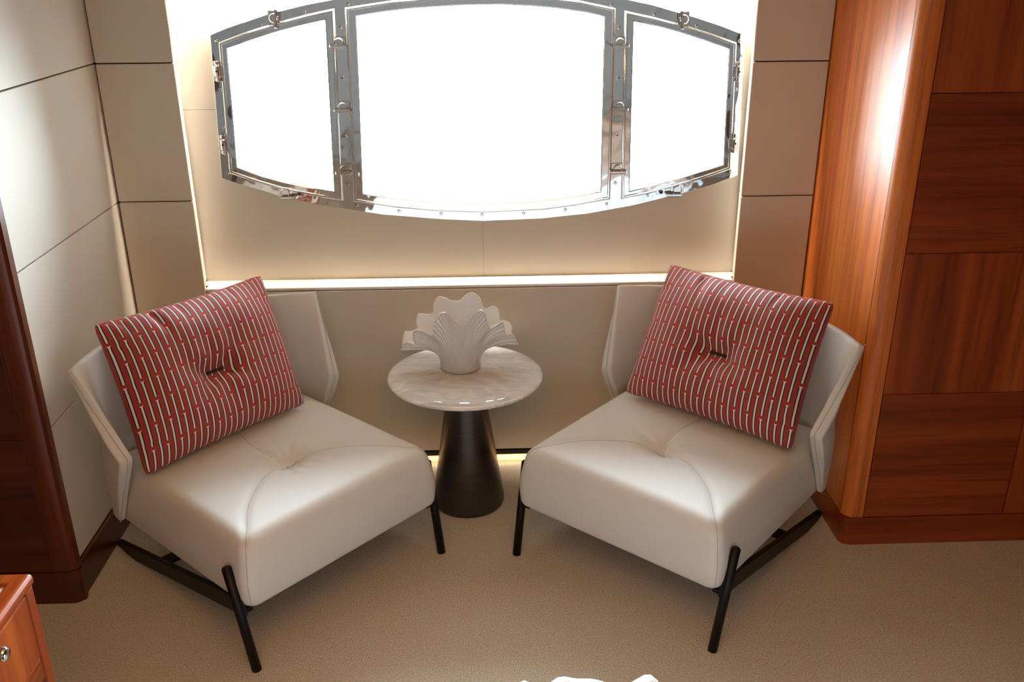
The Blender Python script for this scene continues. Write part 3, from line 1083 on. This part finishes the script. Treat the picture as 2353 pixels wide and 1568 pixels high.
def make_chair(label, loc, rz, group):
    root = thing('lounge_chair', label, 'chair', (0, 0, 0), 0, group)
    bm, lines = seat_mesh()
    seat = bm_obj('seat', bm, M['leather_chair'], root, True)
    for ln in lines:
        path_tube('seam', [p + Vector((0, 0, 0.0001)) for p in ln], 0.0010, M['seam'], seat)
    bm = bmesh.new()
    add_lathe(bm, [(0.0, 0.0)] and [(0.0045, -0.001), (0.004, 0.0015), (0.0015, 0.0025)], n=12)
    bt_ = bm_obj('button', bm, M['leather_chair'], seat, True)
    bt_.location = (0, 0.255, 0.3385)
    # backrest shell
    nu, nv = 72, 30
    bm = bmesh.new()
    gr = [[bm.verts.new(back_point(-1 + 2 * i / nu, j / nv)) for i in range(nu + 1)] for j in range(nv + 1)]
    for j in range(nv):
        for i in range(nu):
            bm.faces.new((gr[j][i], gr[j][i + 1], gr[j + 1][i + 1], gr[j + 1][i]))
    bm.faces.ensure_lookup_table()
    bm.normal_update()
    if bm.faces[nu * 15 + nu // 2].normal.y > 0:
        bmesh.ops.reverse_faces(bm, faces=bm.faces[:])
    back = bm_obj('backrest', bm, M['leather_chair'], root, True, recalc=False)
    so = back.modifiers.new('shell', 'SOLIDIFY')
    so.thickness = 0.038
    so.offset = -1
    vg = back.vertex_groups.new(name='padding')
    for j in range(nv + 1):
        t_ = j / nv
        wgt = 0.45 + 0.55 * min(1, t_ / 0.35) - 0.40 * max(0, (t_ - 0.6) / 0.4)
        vg.add([j * (nu + 1) + i for i in range(nu + 1)], wgt, 'REPLACE')
    so.vertex_group = 'padding'
    bv = back.modifiers.new('soft', 'BEVEL')
    bv.width = 0.011
    bv.segments = 3
    bv.limit_method = 'ANGLE'
    bv.angle_limit = math.radians(50)
    # welt along the front edges of the wings
    for s in (-1, 1):
        pts = []
        for j in range(nv + 1):
            p = back_point(s, j / nv)
            q = back_point(s * 0.97, j / nv)
            t = (p - q).normalized()
            out = Vector((t.y, -t.x, 0)) * (1 if s < 0 else 1)
            if out.x * s < 0:
                out = -out
            pts.append(p + out * 0.017 + t * 0.0004)
        path_tube('welt', pts, 0.0010, M['seam'], back)
    # frame
    for s in (-1, 1):
        bm = bmesh.new()
        a, b = Vector((s * 0.3240, 0.0, 0.0)), Vector((s * 0.3345, 0.056, 0.284))
        d = (b - a).normalized()
        add_tube(bm, a + Vector((0, 0, 0.0)), b, 0.0122, n=24)
        add_tube(bm, b, b + d * 0.004, 0.0122, 0.0085, n=24)
        bm_obj('leg', bm, M['black_metal'], root, True)
        # rear runner: tall flat bar from the leg down to the floor
        bm = bmesh.new()
        prof_ = [(0.028, 0.196), (0.062, 0.196), (0.758, 0.022), (0.768, 0.014), (0.768, 0.004), (0.762, 0.0), (0.705, 0.0), (0.640, 0.008), (0.045, 0.154), (0.020, 0.150)]
        xo = lambda y: s * (0.3235 - 0.045 * y / 0.77)
        w = 0.0075
        A = [bm.verts.new((xo(y) - w, y, z)) for y, z in prof_]
        B = [bm.verts.new((xo(y) + w, y, z)) for y, z in prof_]
        n = len(prof_)
        for i in range(n):
            bm.faces.new((A[i], A[(i + 1) % n], B[(i + 1) % n], B[i]))
        bm.faces.new(A[::-1])
        bm.faces.new(B)
        bmesh.ops.bevel(bm, geom=bm.edges[:], offset=0.0015, segments=2, affect='EDGES')
        bm_obj('rear_leg', bm, M['black_metal'], root)
    box('crossbar', -0.296, 0.296, 0.488, 0.532, 0.0515, 0.0595, M['black_metal'], root, 0.002)
    box('seat_rail', -0.318, 0.318, 0.062, 0.102, 0.1535, 0.1685, M['black_metal'], root, 0.002)
    for s in (-1, 1):
        box('bracket', min(s * 0.296, s * 0.324), max(s * 0.296, s * 0.324), 0.024, 0.062, 0.154, 0.1690, M['black_metal'], root, 0.003)
    root.location = loc
    root.rotation_euler = (0, 0, rz)
    return root


ch1 = make_chair('pale grey leather lounge chair left of the marble table, its back to the corner', (-0.361, 2.095, 0), math.radians(47.0), 'pair of grey leather lounge chairs')
ch2 = copy_tree(ch1)
ch2.location = (0.323, 2.096, 0)
ch2.rotation_euler = (0, 0, math.radians(-42.0))
ch2['label'] = 'pale grey leather lounge chair right of the marble table, beside the teak wardrobe'

# ------------------------------------------------------------------ cushions


def make_cushion(label, loc, rz, c):
    """c: corner points bl, br, tl, tr in the chair frame"""
    root = thing('cushion', label, 'cushion', loc, rz, 'red patterned cushions on the lounge chairs')
    bl, br, tl, tr = [Vector(p) for p in c]
    ctr = (bl + br + tl + tr) / 4
    nrm = (br - bl).cross(tl - bl).normalized()
    if nrm.y > 0:
        nrm = -nrm
    nu, nv = 110, 90

    def pos(u, v, side):
        a, b = 2 * u - 1, 2 * v - 1
        # edges drawn in between the corners, corners rounded
        ua = 0.5 + 0.5 * a * (1 - 0.030 * (1 - b * b) * abs(a) ** 3)
        vb_ = 0.5 + 0.5 * b * (1 - 0.045 * (1 - a * a) * abs(b) ** 3)
        # rounded ears
        k = max(0, abs(a) - 0.9) * max(0, abs(b) - 0.9) * 100
        ua = 0.5 + (ua - 0.5) * (1 - 0.018 * k)
        vb_ = 0.5 + (vb_ - 0.5) * (1 - 0.022 * k)
        p = (bl * (1 - ua) + br * ua) * (1 - vb_) + (tl * (1 - ua) + tr * ua) * vb_
        pr = max(0.0, (1 - abs(a) ** 2.8)) ** 0.58 * max(0.0, (1 - abs(b) ** 2.5)) ** 0.58
        dd = math.hypot(a * 0.27, (v - 0.46) * 0.43)
        slot = math.hypot(max(0, abs(a) * 0.27 - 0.03), (v - 0.46) * 0.43)
        if side > 0:
            h = 0.088 * pr
            h -= (0.030 * math.exp(-(slot / 0.032) ** 2) + 0.026 * math.exp(-(dd / 0.10) ** 2)) * pr
            # soft folds running out of the tuft and along the top edge
            an = math.atan2((v - 0.46) * 0.43, a * 0.27)
            h += 0.0040 * math.sin(an * 6 + 0.6) * math.exp(-((dd - 0.07) / 0.05) ** 2) * pr
            for uc, wd, dp, ln in ((0.27, 0.022, 0.016, 0.16), (0.42, 0.018, 0.007, 0.12), (0.74, 0.02, 0.006, 0.13), (0.10, 0.02, 0.006, 0.10)):
                um = uc + (1 - v) * 0.35 * (0.5 - uc) * 2
                h -= dp * math.exp(-((u - um) / wd) ** 2) * math.exp(-((1 - v) / ln) ** 2) * min(1, (1 - v) * 18)
            for vc_, wd, dp in ((0.80, 0.02, 0.007), (0.55, 0.03, 0.004), (0.16, 0.02, 0.006)):
                for e in (0.0, 1.0):
                    de = abs(u - e)
                    h -= dp * math.exp(-((v - vc_) / wd) ** 2) * math.exp(-(de / 0.10) ** 2) * min(1, de * 18)
            h += 0.0025 * math.sin(u * 17 + v * 9) * pr
            return p + nrm * h
        return p - nrm * 0.034 * pr

    bm = bmesh.new()
    uvl = bm.loops.layers.uv.new('UVMap')
    F = [[bm.verts.new(pos(i / nu, j / nv, 1)) for i in range(nu + 1)] for j in range(nv + 1)]
    Bk = [[None] * (nu + 1) for _ in range(nv + 1)]
    for j in range(nv + 1):
        for i in range(nu + 1):
            Bk[j][i] = F[j][i] if i in (0, nu) or j in (0, nv) else bm.verts.new(pos(i / nu, j / nv, -1))
    for j in range(nv):
        for i in range(nu):
            for G, rev in ((F, False), (Bk, True)):
                q = [(i, j), (i + 1, j), (i + 1, j + 1), (i, j + 1)]
                if rev:
                    q = q[::-1]
                f = bm.faces.new([G[b][a] for a, b in q])
                for lp_, (a, b) in zip(f.loops, q):
                    lp_[uvl].uv = (a / nu, b / nv)
    cov = bm_obj('cushion_cover', bm, M['velvet'], root, True)
    # stitched slot in the tuft
    pts = [pos(0.5 + t * 0.052, 0.46, 1) + nrm * 0.002 for t in (-1, -0.5, 0, 0.5, 1)]
    bm = bmesh.new()
    d = (pts[-1] - pts[0]).normalized()
    upv = nrm.cross(d).normalized()
    for off in (-0.0024, 0.0024):
        add_tube(bm, pts[0] + upv * off, pts[-1] + upv * off, 0.0019, n=10)
    bm_obj('stitched_slot', bm, M['gap'], root, True)
    return root


LZ = 0.381
make_cushion('red cushion with white bars leaning on the left chair', (-0.361, 2.095, 0), math.radians(47.0),
             ((-0.315, 0.438, LZ), (0.222, 0.462, LZ), (-0.287, 0.645, 0.749), (0.245, 0.655, 0.748)))
make_cushion('red cushion with white bars leaning on the right chair', (0.323, 2.096, 0), math.radians(-42.0),
             ((-0.262, 0.452, LZ), (0.297, 0.430, LZ), (-0.246, 0.655, 0.752), (0.283, 0.648, 0.748)))

# ------------------------------------------------------------------ bed corner with rumpled linen, nearest the camera
bed = thing('bed', 'bed under rumpled white linen at the bottom edge of the picture', 'bed', (0.3, 0.2, 0))
bd = rel(box, bed)
bd('bed_base', -0.52, 1.08, -1.0, 1.06, 0.02, 0.30, M['wood_y'], None, 0.01)
bd('mattress', -0.55, 1.10, -1.0, 1.09, 0.30, 0.515, M['duvet'], None, 0.04, 4)
bm = bmesh.new()
nx, ny = 170, 150
from mathutils import noise as mn


def duvet(i, j):
    x = -0.60 + 1.76 * i / nx
    s = j / ny
    L = 2.55
    d = s * L
    y = -1.0 + d
    drop = 0.0
    edge = 1.128
    if y > edge:
        e = y - edge
        rr = 0.04
        if e < rr * PI / 2:
            drop = rr * (1 - math.cos(e / rr))
            y = edge + rr * math.sin(e / rr)
        else:
            drop = rr + (e - rr * PI / 2)
            y = edge + rr
    side = max(0, abs(x - 0.28) - 0.82)
    z = 0.572 - drop - side * 2.5 - 0.03 * min(1, max(0, abs(x - 0.18) - 0.2) / 0.15)
    amp = 0.012 if drop < 0.02 else 0.004
    z += amp * mn.noise(Vector((x * 7, d * 6, 0.3))) + amp * 0.5 * mn.noise(Vector((x * 16, d * 14, 3)))
    for bx, by, wx, wy, h in ((0.247, 1.12, 0.024, 0.06, 0.044), (0.218, 1.10, 0.02, 0.05, 0.022), (0.150, 1.125, 0.055, 0.05, 0.038), (0.05, 1.12, 0.02, 0.04, 0.032), (0.105, 1.12, 0.02, 0.04, 0.020), (0.325, 1.12, 0.02, 0.05, 0.017), (-0.05, 1.0, 0.06, 0.08, 0.02), (0.5, 0.95, 0.1, 0.06, 0.03)):
        z += h * math.exp(-((x - bx) / wx) ** 2 - ((min(d - 1.0, y) - by) / wy) ** 2)
    y += 0.010 * math.sin(x * 23 + 1.0) * min(1, drop * 8)
    return Vector((x, y, max(z, 0.20)))


G = [[bm.verts.new(duvet(i, j)) for i in range(nx + 1)] for j in range(ny + 1)]
for j in range(ny):
    for i in range(nx):
        bm.faces.new((G[j][i], G[j][i + 1], G[j + 1][i + 1], G[j + 1][i]))
dv = bm_obj('duvet', bm, M['duvet'], None, True)
dv.parent = bed
dv.matrix_parent_inverse = Matrix.Translation(-Vector(bed.location))
